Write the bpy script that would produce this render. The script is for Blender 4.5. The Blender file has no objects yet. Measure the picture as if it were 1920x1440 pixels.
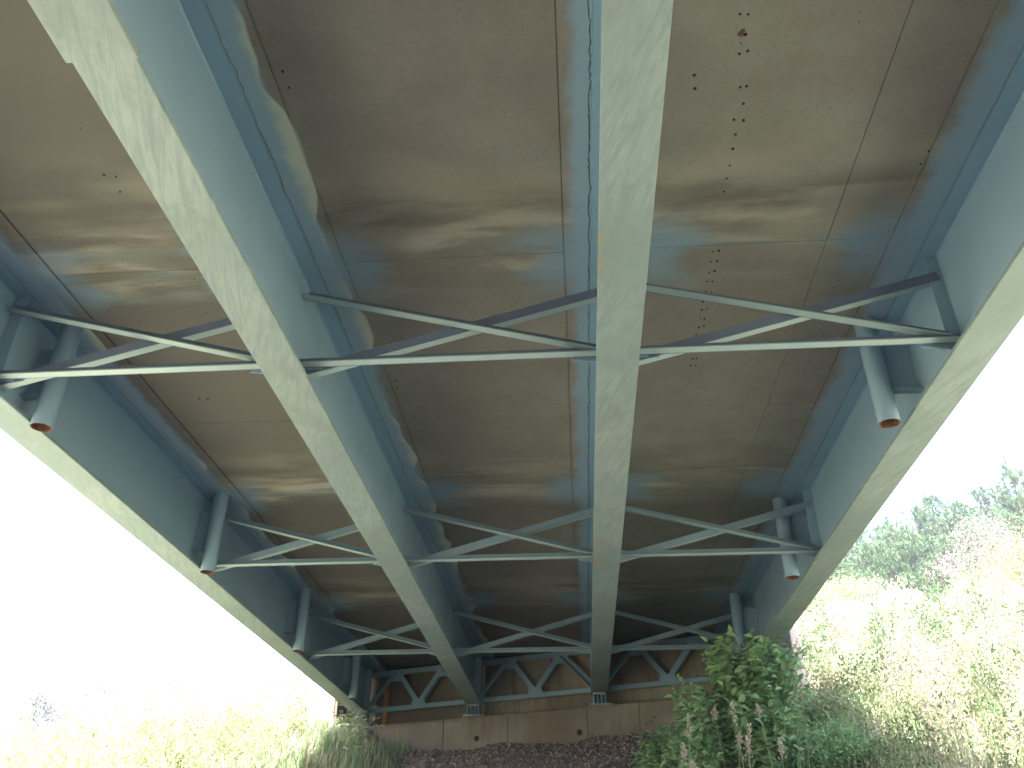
import bpy, math, random
import numpy as np
from mathutils import Vector, Matrix

SC = bpy.context.scene
COL = SC.collection
rng = np.random.default_rng(7)
random.seed(7)

# ------------------------------------------------------------------ camera
F_PX, YAW, PITCH, ROLL = 1627.87, -0.0757, 0.5387, 0.0023      # fitted to the girder lines, in 1920 px
cy, sy, cp, sp = math.cos(YAW), math.sin(YAW), math.cos(PITCH), math.sin(PITCH)
FWD = Vector((sy*cp, cy*cp, sp)); RT = Vector((cy, -sy, 0)); UP = RT.cross(FWD)
RT2 = RT*math.cos(ROLL) + UP*math.sin(ROLL); UP2 = -RT*math.sin(ROLL) + UP*math.cos(ROLL)
cd = bpy.data.cameras.new('camera'); cam = bpy.data.objects.new('camera', cd); COL.objects.link(cam)
cd.sensor_width = 36; cd.lens = F_PX/1920*36; cd.clip_end = 2000; cd.clip_start = 0.05
M = Matrix((RT2, UP2, -FWD)).transposed().to_4x4(); cam.matrix_world = M
SC.camera = cam

# ------------------------------------------------------------------ light
SUN_AZ, SUN_EL = math.radians(-162), math.radians(55)            # azimuth from +Y towards +X
EXPOSURE = 3.2
HAZE = 0.0014
w = bpy.data.worlds.new('World'); SC.world = w; w.use_nodes = True
nt = w.node_tree; bg = nt.nodes['Background']
sky = nt.nodes.new('ShaderNodeTexSky'); sky.sky_type = 'NISHITA'; sky.sun_disc = False
sky.sun_elevation = SUN_EL; sky.sun_rotation = SUN_AZ; sky.dust_density = 3.0; sky.air_density = 1.2
nt.links.new(sky.outputs[0], bg.inputs[0]); bg.inputs[1].default_value = 0.15
sl = bpy.data.lights.new('sun', 'SUN'); sun = bpy.data.objects.new('sun', sl); COL.objects.link(sun)
sl.energy = 4.6; sl.angle = math.radians(0.5); sl.color = (1, 0.975, 0.94)
sd = Vector((math.sin(SUN_AZ)*math.cos(SUN_EL), math.cos(SUN_AZ)*math.cos(SUN_EL), math.sin(SUN_EL)))
sun.rotation_euler = sd.to_track_quat('Z', 'Y').to_euler()
sun.location = (-20, 0, 30)
vs = SC.view_settings; vs.view_transform = 'Standard'; vs.look = 'None'; vs.exposure = EXPOSURE; vs.gamma = 1
try: vs.use_curve_mapping = False
except Exception: pass
SC.render.engine = 'CYCLES'
SC.cycles.max_bounces = 7; SC.cycles.diffuse_bounces = 4; SC.cycles.glossy_bounces = 3
SC.cycles.transmission_bounces = 3; SC.cycles.transparent_max_bounces = 4

# ------------------------------------------------------------------ helpers
def ray(px, py):
    return RT2*((px-960)/F_PX) + UP2*((720-py)/F_PX) + FWD
def at(px, py, d):
    "world point d metres (horizontally) from the camera in the direction of a pixel"
    r = ray(px, py); return r*(d/math.hypot(r.x, r.y))
def tag(o, label=None, cat=None, group=None, kind=None):
    if label: o['label'] = label
    if cat: o['category'] = cat
    if group: o['group'] = group
    if kind: o['kind'] = kind
    return o
def empty(name, loc=(0, 0, 0)):
    o = bpy.data.objects.new(name, None); COL.objects.link(o); o.location = loc; return o
def link(name, me, parent=None, mat=None):
    o = bpy.data.objects.new(name, me); COL.objects.link(o)
    if mat is not None and not me.materials: me.materials.append(mat)
    if parent is not None:
        o.parent = parent
        if parent.type == 'EMPTY' or True:
            off = Vector(parent.location); q = parent.parent
            while q: off += Vector(q.location); q = q.parent
            o.location = -off
    return o
def npmesh(name, V, loops, starts, tint=None, smooth=False):
    me = bpy.data.meshes.new(name)
    me.vertices.add(len(V)); me.vertices.foreach_set('co', np.asarray(V, np.float32).ravel())
    me.loops.add(len(loops)); me.loops.foreach_set('vertex_index', np.asarray(loops, np.int32))
    me.polygons.add(len(starts)); me.polygons.foreach_set('loop_start', np.asarray(starts, np.int32))
    if tint is not None:
        a = me.attributes.new('tint', 'FLOAT', 'FACE'); a.data.foreach_set('value', np.asarray(tint, np.float32))
    me.update(calc_edges=True); me.validate()
    me.polygons.foreach_set('use_smooth', np.full(len(me.polygons), bool(smooth)))
    return me
class MB:
    "collects boxes, prisms and tubes and links them as one mesh object"
    def __init__(s): s.v = []; s.f = []
    def quadbox(s, P):      # 8 points: bottom 4 ccw, top 4 ccw
        b = len(s.v); s.v += [tuple(p) for p in P]
        s.f += [tuple(b+i for i in q) for q in ((3,2,1,0),(4,5,6,7),(0,1,5,4),(1,2,6,5),(2,3,7,6),(3,0,4,7))]
        return s
    def box(s, x0, x1, y0, y1, z0, z1):
        return s.quadbox([(x0,y0,z0),(x1,y0,z0),(x1,y1,z0),(x0,y1,z0),(x0,y0,z1),(x1,y0,z1),(x1,y1,z1),(x0,y1,z1)])
    def bar(s, a, b, u, v, u0, u1, v0, v1):
        "prism from a to b; section [u0,u1]x[v0,v1] along unit vectors u and v"
        a, b, u, v = map(Vector, (a, b, u, v))
        A = [a+u*i+v*j for i, j in ((u0,v0),(u1,v0),(u1,v1),(u0,v1))]
        B = [b+u*i+v*j for i, j in ((u0,v0),(u1,v0),(u1,v1),(u0,v1))]
        return s.quadbox(A+B)
    def tube(s, pts, rad, n=8, cap=True):
        pts = [Vector(p) for p in pts]; b0 = len(s.v)
        for i, p in enumerate(pts):
            d = (pts[min(i+1, len(pts)-1)]-pts[max(i-1, 0)]).normalized()
            u = d.orthogonal().normalized() if i == 0 else (u - d*u.dot(d)).normalized()
            v = d.cross(u); r = rad[i] if hasattr(rad, '__len__') else rad
            for k in range(n):
                a = 2*math.pi*k/n; s.v.append(tuple(p+u*(r*math.cos(a))+v*(r*math.sin(a))))
        for i in range(len(pts)-1):
            for k in range(n):
                a = b0+i*n+k; c = b0+i*n+(k+1) % n
                s.f.append((a, c, c+n, a+n))
        if cap:
            s.f.append(tuple(b0+k for k in range(n))[::-1]); s.f.append(tuple(b0+(len(pts)-1)*n+k for k in range(n)))
        return s
    def build(s, name, mat, parent=None, smooth=False, bevel=0):
        me = bpy.data.meshes.new(name); me.from_pydata(s.v, [], s.f)
        me.polygons.foreach_set('use_smooth', np.full(len(s.f), bool(smooth)))
        me.update()
        o = link(name, me, parent, mat)
        if bevel:
            m = o.modifiers.new('bevel', 'BEVEL'); m.width = bevel; m.segments = 2; m.limit_method = 'ANGLE'
        return o

# ------------------------------------------------------------------ shader expressions
class E:
    def __init__(s, t, k): s.t, s.k = t, k
    def _m(s, op, *a, c=False):
        n = s.t.nodes.new('ShaderNodeMath'); n.operation = op; n.use_clamp = c
        for i, x in enumerate((s,)+a):
            if isinstance(x, E): s.t.links.new(x.k, n.inputs[i])
            else: n.inputs[i].default_value = x
        return E(s.t, n.outputs[0])
    def __add__(s, o): return s._m('ADD', o)
    __radd__ = __add__
    def __mul__(s, o): return s._m('MULTIPLY', o)
    __rmul__ = __mul__
    def __sub__(s, o): return s._m('SUBTRACT', o)
    def __rsub__(s, o): return s*-1 + o
    def __truediv__(s, o): return s._m('DIVIDE', o)
    def abs(s): return s._m('ABSOLUTE')
    def max(s, o): return s._m('MAXIMUM', o)
    def min(s, o): return s._m('MINIMUM', o)
    def clamp(s): return s._m('ADD', 0.0, c=True)
    def pow(s, o): return s._m('POWER', o)
    def step(s, a, b, lo=0.0, hi=1.0):
        n = s.t.nodes.new('ShaderNodeMapRange'); n.interpolation_type = 'SMOOTHSTEP'
        s.t.links.new(s.k, n.inputs[0])
        for i, x in ((1, a), (2, b), (3, lo), (4, hi)):
            if isinstance(x, E): s.t.links.new(x.k, n.inputs[i])
            else: n.inputs[i].default_value = x
        return E(s.t, n.outputs[0])
class Mat:
    def __init__(s, name, rough=0.6, spec=0.5):
        s.m = bpy.data.materials.new(name); s.m.use_nodes = True; s.t = s.m.node_tree
        s.b = s.t.nodes['Principled BSDF']; s.b.inputs['Roughness'].default_value = rough
        s.b.inputs['Specular IOR Level'].default_value = spec
        g = s.t.nodes.new('ShaderNodeNewGeometry'); s.pos = g.outputs['Position']; s.geo = g
        x = s.t.nodes.new('ShaderNodeSeparateXYZ'); s.t.links.new(s.pos, x.inputs[0])
        s.X, s.Y, s.Z = (E(s.t, x.outputs[i]) for i in range(3))
        n = s.t.nodes.new('ShaderNodeSeparateXYZ'); s.t.links.new(g.outputs['Normal'], n.inputs[0]); s.NZ = E(s.t, n.outputs[2])
    def vec(s, x, y, z):
        n = s.t.nodes.new('ShaderNodeCombineXYZ')
        for i, a in enumerate((x, y, z)):
            if isinstance(a, E): s.t.links.new(a.k, n.inputs[i])
            else: n.inputs[i].default_value = a
        return n.outputs[0]
    def noise(s, scale, detail=4, rough=0.55, vec=None, dist=0.0, col=False):
        n = s.t.nodes.new('ShaderNodeTexNoise'); n.inputs['Scale'].default_value = scale
        n.inputs['Detail'].default_value = detail; n.inputs['Roughness'].default_value = rough
        n.inputs['Distortion'].default_value = dist
        s.t.links.new(vec if vec is not None else s.pos, n.inputs['Vector'])
        return E(s.t, n.outputs['Color' if col else 'Fac'])
    def voro(s, scale, vec=None, feat='F1'):
        n = s.t.nodes.new('ShaderNodeTexVoronoi'); n.feature = feat; n.inputs['Scale'].default_value = scale
        s.t.links.new(vec if vec is not None else s.pos, n.inputs['Vector'])
        return E(s.t, n.outputs['Distance'])
    def attr(s, name):
        n = s.t.nodes.new('ShaderNodeAttribute'); n.attribute_name = name; return E(s.t, n.outputs['Fac'])
    def col(s, c):
        n = s.t.nodes.new('ShaderNodeRGB'); n.outputs[0].default_value = (*c, 1); return E(s.t, n.outputs[0])
    def mix(s, f, a, b, mode='MIX'):
        n = s.t.nodes.new('ShaderNodeMix'); n.data_type = 'RGBA'; n.blend_type = mode
        if isinstance(f, E): s.t.links.new(f.k, n.inputs[0])
        else: n.inputs[0].default_value = f
        for i, x in ((6, a), (7, b)):
            if isinstance(x, E): s.t.links.new(x.k, n.inputs[i])
            else: n.inputs[i].default_value = (*x, 1)
        return E(s.t, n.outputs[2])
    def base(s, e):
        if isinstance(e, E): s.t.links.new(e.k, s.b.inputs['Base Color'])
        else: s.b.inputs['Base Color'].default_value = (*e, 1)
        return s
    def rough(s, e): s.t.links.new(e.k, s.b.inputs['Roughness']); return s
    def bump(s, h, dist=0.01, strength=0.5):
        n = s.t.nodes.new('ShaderNodeBump'); n.inputs['Distance'].default_value = dist; n.inputs['Strength'].default_value = strength
        s.t.links.new(h.k, n.inputs['Height']); s.t.links.new(n.outputs[0], s.b.inputs['Normal']); return s

GX = (-4.448, -2.053, 0.352, 2.82)         # girder lines
HB = 3.284                                 # underside of bottom flanges
HT = 4.203                                 # underside of top flanges
SOF = 4.216                                # underside of deck panels
FY = (-11.8, -7.5, -3.22, 1.04, 5.36, 9.67, 13.98)      # cross frames
def wally(x): return 16.6 - 0.385*(x-0.352)

# ---- materials
def m_concrete():
    m = Mat('deck_concrete', 0.75, 0.3)
    X, Y = m.X, m.Y
    n1 = m.noise(0.55, 5, 0.6); n2 = m.noise(2.4, 6, 0.65); n3 = m.noise(40, 4, 0.7); n4 = m.noise(9, 5, 0.7, dist=0.6)
    c = m.mix(n1.step(0.35, 0.65), (0.169, 0.160, 0.141), (0.213, 0.208, 0.185))
    c = m.mix(n2.step(0.35, 0.72)*0.5, c, (0.144, 0.126, 0.110))
    c = m.mix(n4.step(0.45, 0.75)*0.3, c, (0.226, 0.215, 0.187))
    c = m.mix(n3.step(0.4, 0.7)*0.25, c, (0.115, 0.105, 0.094))
    # old formwork boards leave broad darker bands
    n5 = m.noise(1.0, 3, 0.5, m.vec(X*0.5, Y*0.35, 5.0)); c = m.mix(n5.step(0.5, 0.7)*0.4, c, (0.120, 0.112, 0.101))
    c = m.mix(X.step(-1.9, -2.9)*0.85, c, (0.084, 0.079, 0.076))  # whole left bay darker than the rest
    # paint drifted over the concrete, strongest at girders and at the cross frames
    wob = m.noise(3.0, 4, 0.6)*0.20 + m.noise(14, 3, 0.6)*0.04
    wob1 = m.noise(1.6, 4, 0.6, m.vec(0.0, Y, 3.3))*0.20
    frame = None
    for fy in FY[3:]:
        d = (Y - (fy-0.15)).abs().step(0.05, 0.60, 1.0, 0.0)
        frame = d if frame is None else frame.max(d)
    st = m.noise(1.0, 5, 0.62, m.vec(X*0.75, Y*3.3, 0.0), dist=0.35)
    st2 = m.noise(1.0, 4, 0.6, m.vec(X*0.8+7, Y*4.0, 3.0), dist=0.4)
    cl = m.noise(1.0, 3, 0.5, m.vec(X*0.8+3, Y*1.8, 8.0))
    cwob = m.noise(0.95, 2, 0.45, m.vec(0.0, Y, 9.1)).step(0.33, 0.67); n6 = m.noise(7, 4, 0.65)
    ddist = None; cream = None; wide = None
    for (g, side, w0, cw) in ((0, 1, 0.20, 0.10), (1, 1, 0.16, 0.10), (1, -1, 0.16, 0), (2, -1, 0.15, 0), (2, 1, 0.10, 0), (3, -1, 0.22, 0), (0, -1, .2, 0), (3, 1, .2, 0)):
        d = (X - GX[g])*side; pos = d.step(-0.02, 0.02)
        e = d - w0 - wob - wob1*0.7 + 0.12
        b = e.step(0.00, 0.11, 1.0, 0.0)*pos
        wd = (d - w0 - 0.15 - st2*0.9 + 0.30).step(0.0, 0.35, 1.0, 0.0)*frame*pos
        ddist = b if ddist is None else ddist.max(b); wide = wd if wide is None else wide.max(wd)
        if cw:
            ed = d - 0.245 - cwob*0.13 - n6*0.010 - frame*0.06
            cr = ed.step(-0.008, 0.012, 1.0, 0.0)*pos
            cream = cr if cream is None else cream.max(cr)
    fb = None; fd = None; fw = None
    for fy in FY[3:]:
        d = (Y - (fy-0.30)).abs().step(0.15, 0.62, 1.0, 0.0); e = (Y-(fy-0.72)).abs().step(0.05, 0.38, 1.0, 0.0); f = (Y-(fy-0.75)).abs().step(0.2, 0.95, 1.0, 0.0)
        fb = d if fb is None else fb.max(d); fd = e if fd is None else fd.max(e); fw = f if fw is None else fw.max(f)
    streak = (fb*st.step(0.46, 0.68)).clamp()
    c = m.mix(fw*cl.step(0.36, 0.66)*0.42, c, (0.30, 0.29, 0.225))
    c = m.mix(fd*st2.step(0.44, 0.64)*0.60, c, (0.085, 0.074, 0.060))
    c = m.mix(streak*0.62, c, (0.40, 0.385, 0.315))
    c = m.mix((frame*st2.step(0.48, 0.70)).clamp()*0.45, c, (0.16, 0.225, 0.235))
    c = m.mix((cream*0.88).clamp(), c, (0.42, 0.455, 0.385))
    c = m.mix((wide*0.88).clamp(), c, (0.170, 0.255, 0.335))
    c = m.mix((ddist*0.90).clamp(), c, (0.180, 0.280, 0.372))
    m.base(c).bump(n3*0.4+n4*0.3, 0.004, 0.35)
    return m.m
def m_steel(name, dusty=0.0, base=(0.228, 0.335, 0.430)):
    m = Mat(name, 0.42, 0.5)
    n1 = m.noise(1.2, 4, 0.6); n2 = m.noise(30, 4, 0.7); n3 = m.noise(6, 5, 0.65, dist=1.2)
    c = m.mix(n1.step(0.3, 0.7)*0.5, base, tuple(b*0.88 for b in base))
    if dusty:
        # brushed and washed dust lying on the old paint
        big = m.noise(0.7, 3, 0.5); sw = m.noise(1.0, 6, 0.72, m.vec(m.X*24 + m.Y*7.5, m.Y*1.6 - m.X*3.5, m.Z*3), dist=1.1)
        sw2 = m.noise(1.7, 5, 0.7, dist=0.8)
        c = m.mix((sw.step(0.32, 0.66)*big.step(0.36, 0.6, 0.25, 1.0)).clamp(), (0.165, 0.225, 0.235), (0.255, 0.310, 0.312))
        c = m.mix(sw2.step(0.45, 0.75)*0.5, c, (0.145, 0.175, 0.168))
        c = m.mix((sw.step(0.55, 0.72)*sw2.step(0.42, 0.6)).clamp()*0.45, c, (0.185, 0.18, 0.145))
        c = m.mix(n2.step(0.50, 0.78)*0.25, c, (0.22, 0.21, 0.17))
        r = None
        for (rx, ry, rr) in ((0.212, 4.22, 0.045), (0.208, 4.02, 0.028), (0.215, 8.75, 0.10), (0.222, 9.5, 0.12), (-2.17, 3.32, 0.012), (0.3, 12.3, 0.05), (2.93, 11.2, 0.10), (2.72, 6.1, 0.03)):
            dx = m.X - rx + (n3-0.5)*0.12; dy = (m.Y - ry + (sw2-0.5)*0.9)*0.35
            q = (dx*dx + dy*dy).pow(0.5)/rr + n3*1.2
            q = q.step(0.9, 1.5, 1.0, 0.0)
            r = q if r is None else r.max(q)
        c = m.mix(r*0.5, c, (0.27, 0.205, 0.11))
        m.rough(n1.step(0.2, 0.8, 0.5, 0.7))
    else:
        v = m.noise(1.0, 5, 0.6, m.vec(m.X*3, m.Y*2.5, m.Z*0.5))
        c = m.mix(v.step(0.55, 0.8)*0.35, c, (0.27, 0.375, 0.45))
        c = m.mix(n2.step(0.68, 0.76)*0.3, c, (0.20, 0.18, 0.14))
        m.rough(n1.step(0.3, 0.7, 0.34, 0.5))
    m.base(c).bump(n2, 0.002, 0.25)
    return m.m
def m_rust():
    m = Mat('rust', 0.9, 0.2); n = m.noise(22, 5, 0.7)
    m.base(m.mix(n.step(0.35, 0.65), (0.17, 0.085, 0.055), (0.10, 0.045, 0.035))).bump(n, 0.005); return m.m
def m_wall(name='abutment_concrete', k=1.0):
    m = Mat(name, 0.85, 0.25)
    X, Y, Z = m.X, m.Y, m.Z
    n1 = m.noise(0.9, 5, 0.6); run = m.noise(1.0, 5, 0.65, m.vec(X*3.2, Y*3.2, Z*0.55)); run2 = m.noise(1.0, 5, 0.7, m.vec(X*9, Y*9, Z*0.8)); n3 = m.noise(26, 5, 0.7)
    c = m.mix(n1.step(0.35, 0.62), tuple(k*v for v in (0.150, 0.126, 0.098)), tuple(k*v for v in (0.215, 0.190, 0.150)))
    c = m.mix(run.step(0.48, 0.66)*0.75, c, (0.175, 0.112, 0.07))
    c = m.mix(run2.step(0.55, 0.7)*0.5, c, (0.14, 0.10, 0.07))
    c = m.mix(n1.step(0.58, 0.7)*0.6, c, (0.30, 0.275, 0.215))
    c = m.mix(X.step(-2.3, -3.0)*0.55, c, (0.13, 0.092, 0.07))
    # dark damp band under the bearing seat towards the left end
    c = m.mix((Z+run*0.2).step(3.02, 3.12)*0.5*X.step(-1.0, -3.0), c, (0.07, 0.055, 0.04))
    c = m.mix(n3.step(0.5, 0.75)*0.3, c, (0.17, 0.13, 0.09))
    m.base(c).bump(n3+run2*0.4, 0.006, 0.4); return m.m
def m_wing():
    m = Mat('pale_concrete', 0.85, 0.25); n = m.noise(3, 5, 0.65); n3 = m.noise(30, 4, 0.7)
    m.base(m.mix(n.step(0.35, 0.7), (0.46, 0.38, 0.35), (0.38, 0.35, 0.32))).bump(n3, 0.004, 0.4); return m.m
def m_ground():
    m = Mat('soil', 0.95, 0.1); n = m.noise(0.5, 6, 0.6); n2 = m.noise(6, 6, 0.7); n3 = m.noise(0.13, 4)
    c = m.mix(n.step(0.35, 0.65), (0.30, 0.30, 0.19), (0.42, 0.38, 0.28))
    c = m.mix(n2.step(0.4, 0.7)*0.5, c, (0.22, 0.235, 0.14))
    # trodden, bare stony soil in the corridor below the deck
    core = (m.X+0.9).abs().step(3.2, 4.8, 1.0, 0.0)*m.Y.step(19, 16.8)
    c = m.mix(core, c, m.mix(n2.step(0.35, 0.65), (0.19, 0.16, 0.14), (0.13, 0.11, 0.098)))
    m.base(c).bump(n2, 0.05, 0.6); return m.m
def m_stone():
    m = Mat('stone', 0.9, 0.25)
    o = m.t.nodes.new('ShaderNodeObjectInfo'); r = E(m.t, o.outputs['Random']); n = m.noise(9, 5, 0.7); ti = m.attr('tint')
    f = (r*0.6 + ti*0.6 + n*0.4)
    m.base(m.mix(f.step(0.2, 1.2), (0.085, 0.062, 0.058), (0.30, 0.245, 0.215))).bump(n, 0.01, 0.5); return m.m
def m_leaf(name, c0, c1, c2=None, trans=0.35, rough=0.5, pos=None):
    m = Mat(name, rough, 0.35); t = m.attr('tint')
    n = m.noise(0.9, 3) if pos is None else m.noise(pos, 3)
    c = m.mix((t*0.7+n*0.6-0.15).clamp(), c0, c1)
    if c2: c = m.mix((t*0.75+n*0.4).step(0.80, 0.90), c, c2)
    m.base(c)
    tr = m.t.nodes.new('ShaderNodeBsdfTranslucent'); m.t.links.new(c.k, tr.inputs['Color'])
    mx = m.t.nodes.new('ShaderNodeMixShader'); mx.inputs[0].default_value = trans
    m.t.links.new(m.b.outputs[0], mx.inputs[1]); m.t.links.new(tr.outputs[0], mx.inputs[2])
    m.t.links.new(mx.outputs[0], m.t.nodes['Material Output'].inputs['Surface'])
    return m.m
MC = m_concrete(); MS = m_steel('blue_paint'); MTF = m_steel('blue_paint_recess_shade', base=(0.172, 0.292, 0.398)); MF = m_steel('dusty_blue_paint', dusty=1)  # top flange paint darker and bluer, colouring in the light of its recess
MDK = m_steel('blue_paint_shaded', base=(0.120, 0.145, 0.215)); MDK2 = m_steel('blue_paint_shaded_far', base=(0.175, 0.25, 0.31)); MFR = m_steel('blue_paint_lit', base=(0.27, 0.36, 0.375))  # one paint: shade coloured into in-plane legs, light into outstanding legs
MR = m_rust(); MW = m_wall(); MW2 = m_wall('back_wall_concrete', 1.35); MWG = m_wing(); MG = m_ground(); MST = m_stone()
mm = Mat('orange_rust', 0.85, 0.2); n = mm.noise(9, 5, 0.7); mm.base(mm.mix(n.step(0.35, 0.65), (0.46, 0.20, 0.08), (0.28, 0.12, 0.06))); MRO = mm.m
mm = Mat('dark_hole', 0.95, 0.1); mm.base((0.025, 0.02, 0.018)); MH = mm.m
mm = Mat('bark', 0.9, 0.2); n = mm.noise(12, 5, 0.7); mm.base(mm.mix(n, (0.10, 0.075, 0.05), (0.22, 0.17, 0.12))); MBK = mm.m
L_GREEN = m_leaf('leaf_green', (0.115, 0.215, 0.09), (0.26, 0.39, 0.17))
L_GREEN2 = m_leaf('leaf_fresh_green', (0.065, 0.105, 0.05), (0.15, 0.195, 0.095))
L_MEADOW = m_leaf('leaf_meadow', (0.21, 0.235, 0.125), (0.38, 0.385, 0.24), (0.52, 0.42, 0.33), pos=0.35, trans=0.5)
L_GRASS = m_leaf('grass_green', (0.12, 0.205, 0.085), (0.25, 0.31, 0.15), (0.42, 0.34, 0.24), trans=0.3)
L_DRY = m_leaf('grass_dry', (0.39, 0.315, 0.235), (0.55, 0.44, 0.37), (0.26, 0.30, 0.12), trans=0.45)
L_PINE = m_leaf('pine_needles', (0.022, 0.056, 0.026), (0.115, 0.190, 0.070), trans=0.15)
L_YEL = m_leaf('leaf_yellow_green', (0.20, 0.25, 0.10), (0.40, 0.42, 0.20), (0.46, 0.42, 0.26), trans=0.4)
L_PINK = m_leaf('seed_head_pink', (0.40, 0.31, 0.25), (0.54, 0.44, 0.35), trans=0.2)
L_TWIG = m_leaf('twigs', (0.19, 0.165, 0.145), (0.29, 0.25, 0.22), trans=0.2)
L_PALE = m_leaf('hazed_foliage', (0.34, 0.40, 0.36), (0.46, 0.50, 0.42), trans=0.3)  # foliage paled so far trees look washed out by haze
L_GREY = m_leaf('grey_foliage', (0.34, 0.34, 0.37), (0.45, 0.45, 0.45), trans=0.2)
L_DEAD = m_leaf('dead_leaves', (0.17, 0.115, 0.09), (0.44, 0.35, 0.28), trans=0.1)

# ------------------------------------------------------------------ ground
def sstep(a, b, x):
    t = np.clip((x-a)/(b-a), 0, 1); return t*t*(3-2*t)
def ground(x, y):
    x = np.asarray(x, float); y = np.asarray(y, float)
    d = (16.6-0.385*(x-0.352)) - 0.3 - y
    zu = 2.50 - 0.55*np.clip(d, 0, 50); zu = np.where(zu < -1.0, -1.6+0.6*np.exp((zu+1.0)/0.6), zu)
    s = x*0.342 + y*0.94
    zr = 1.1 + 0.305*(s-10); zr = np.where(zr < -0.9, -1.6+0.7*np.exp(np.clip((zr+0.9)/0.7, -40, 0)), zr)
    zr = np.where(zr > 17, 17 + 9*(1-np.exp(-(zr-17)/9)), zr)
    zl = 2.95 - 0.12*np.clip(-5-x, 0, None) - 0.30*np.clip(18.3-y, 0, None) + 0.10*np.clip(y-18.3, 0, 20)
    zl = np.maximum(zl, -1.9)
    kr = sstep(1.6, 5.2, x); kl = sstep(-3.4, -4.8, x) if False else 1 - sstep(-4.8, -3.4, x)
    behind = sstep(1.02, 1.30, -d)          # behind the abutment the fill rises to the road
    zu = zu*(1-behind) + 4.55*behind
    z = zu*(1-kr-kl) + zr*kr + zl*kl
    z = z + 0.05*np.sin(x*2.1+y*1.3)*np.cos(y*1.7-x) + 0.03*np.sin(x*5.3)*np.sin(y*4.7)
    z = z + (4.3-z)*sstep(-4.2, -10.5, y)*sstep(-60, -45, y)      # unseen bank added behind the camera to block light from the rear
    far = sstep(45, 140, np.hypot(x, y))
    return z + far*2.0*np.sin(x*0.031+1)*np.cos(y*0.027)
def grid_axis(a, b, fine0, fine1, df, dc):
    L = list(np.arange(fine0, fine1, df)); x = fine1; s = df
    while x < b: L.append(x); s = min(s*1.18, dc); x += s
    L.append(b); x = fine0; s = df
    while x > a: s = min(s*1.18, dc); x -= s; L.insert(0, max(x, a))
    return np.array(L)
gx = grid_axis(-420, 420, -14, 14, 0.16, 12); gy = grid_axis(-160, 640, -2, 24, 0.16, 12)
XX, YY = np.meshgrid(gx, gy); ZZ = ground(XX, YY)
nx, ny = len(gx), len(gy)
idx = np.arange(nx*ny).reshape(ny, nx)
q = np.stack([idx[:-1, :-1], idx[:-1, 1:], idx[1:, 1:], idx[1:, :-1]], -1).reshape(-1, 4)
me = npmesh('ground', np.stack([XX, YY, ZZ], -1).reshape(-1, 3), q.ravel(), np.arange(len(q))*4, smooth=True)
gobj = link('ground', me, None, MG); tag(gobj, kind='structure')

# ------------------------------------------------------------------ bridge
bridge = empty('highway_bridge', (0, 5, HB))
tag(bridge, 'underside of steel girder bridge painted blue with stained concrete deck above', 'bridge')
YB0, = (-36.0,)
def yend(g): return wally(GX[g]) + 0.16
for g in range(4):
    x = GX[g]; ye = yend(g)
    web = MB().box(x-0.007, x+0.007, YB0, ye, HB+0.032, HT).build('girder', MS, bridge)
    b = MB()
    b.box(x-0.151, x+0.151, (2.485 if g in (1,) else YB0), ye, HB, HB+0.030)
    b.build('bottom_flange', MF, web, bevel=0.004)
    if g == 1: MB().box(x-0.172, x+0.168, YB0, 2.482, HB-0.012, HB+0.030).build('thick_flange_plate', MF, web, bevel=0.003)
    MB().box(x-0.145, x+0.145, YB0, ye, HT, HT+0.028).build('top_flange', MTF, web, bevel=0.003)
    wl = MB()
    for s in (-1, 1):
        for z, dz in ((HT-0.0005, -0.014), (HB+0.0305, 0.012)):
            a = x+s*0.0075
            b0 = len(wl.v)
            for y in (YB0, ye): wl.v += [(a, y, z), (a+s*0.013, y, z), (a, y, z+dz)]
            wl.f += [(b0, b0+1, b0+4, b0+3), (b0+1, b0+2, b0+5, b0+4), (b0+2, b0, b0+3, b0+5)]
    wl.build('weld_bead', MTF, web)
    # connection plates and bearing stiffeners
    for fy in FY:
        for s in (-1, 1):
            if g in (1, 2) or (g == 0 and s < 0) or (g == 3 and s > 0): continue
            sw_ = 0.11 if g in (0, 3) else 0.05
            MB().box(min(x+s*0.008, x+s*sw_), max(x+s*0.008, x+s*sw_), fy+0.012, fy+0.024, HB+0.034, HT-0.003).build('stiffener', MS, web)
    for s in (-1, 1):
        MB().box(min(x+s*0.008, x+s*0.13), max(x+s*0.008, x+s*0.13), ye-0.18, ye-0.16, HB+0.034, HT-0.003).build('stiffener', MS, web)
    # bearing
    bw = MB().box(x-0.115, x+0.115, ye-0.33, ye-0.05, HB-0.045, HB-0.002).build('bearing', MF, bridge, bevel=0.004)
    MB().box(x-0.18, x+0.18, ye-0.40, ye+0.02, HB-0.235, HB-0.205).build('masonry_plate', MS, bw)
    for k in range(4):
        xx = x-0.105+k*0.07
        MB().quadbox([(xx-0.01, ye-0.36, HB-0.204), (xx+0.01, ye-0.36, HB-0.204), (xx+0.01, ye-0.02, HB-0.204), (xx-0.01, ye-0.02, HB-0.204),
                      (xx-0.01, ye-0.31, HB-0.046), (xx+0.01, ye-0.31, HB-0.046), (xx+0.01, ye-0.07, HB-0.046), (xx-0.01, ye-0.07, HB-0.046)]).build('rib', MS, bw)
    MB().box(x-0.105, x+0.105, ye-0.20, ye-0.17, HB-0.203, HB-0.047).build('rocker_web', MS, bw)
for g in range(4):
    web = None
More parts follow.
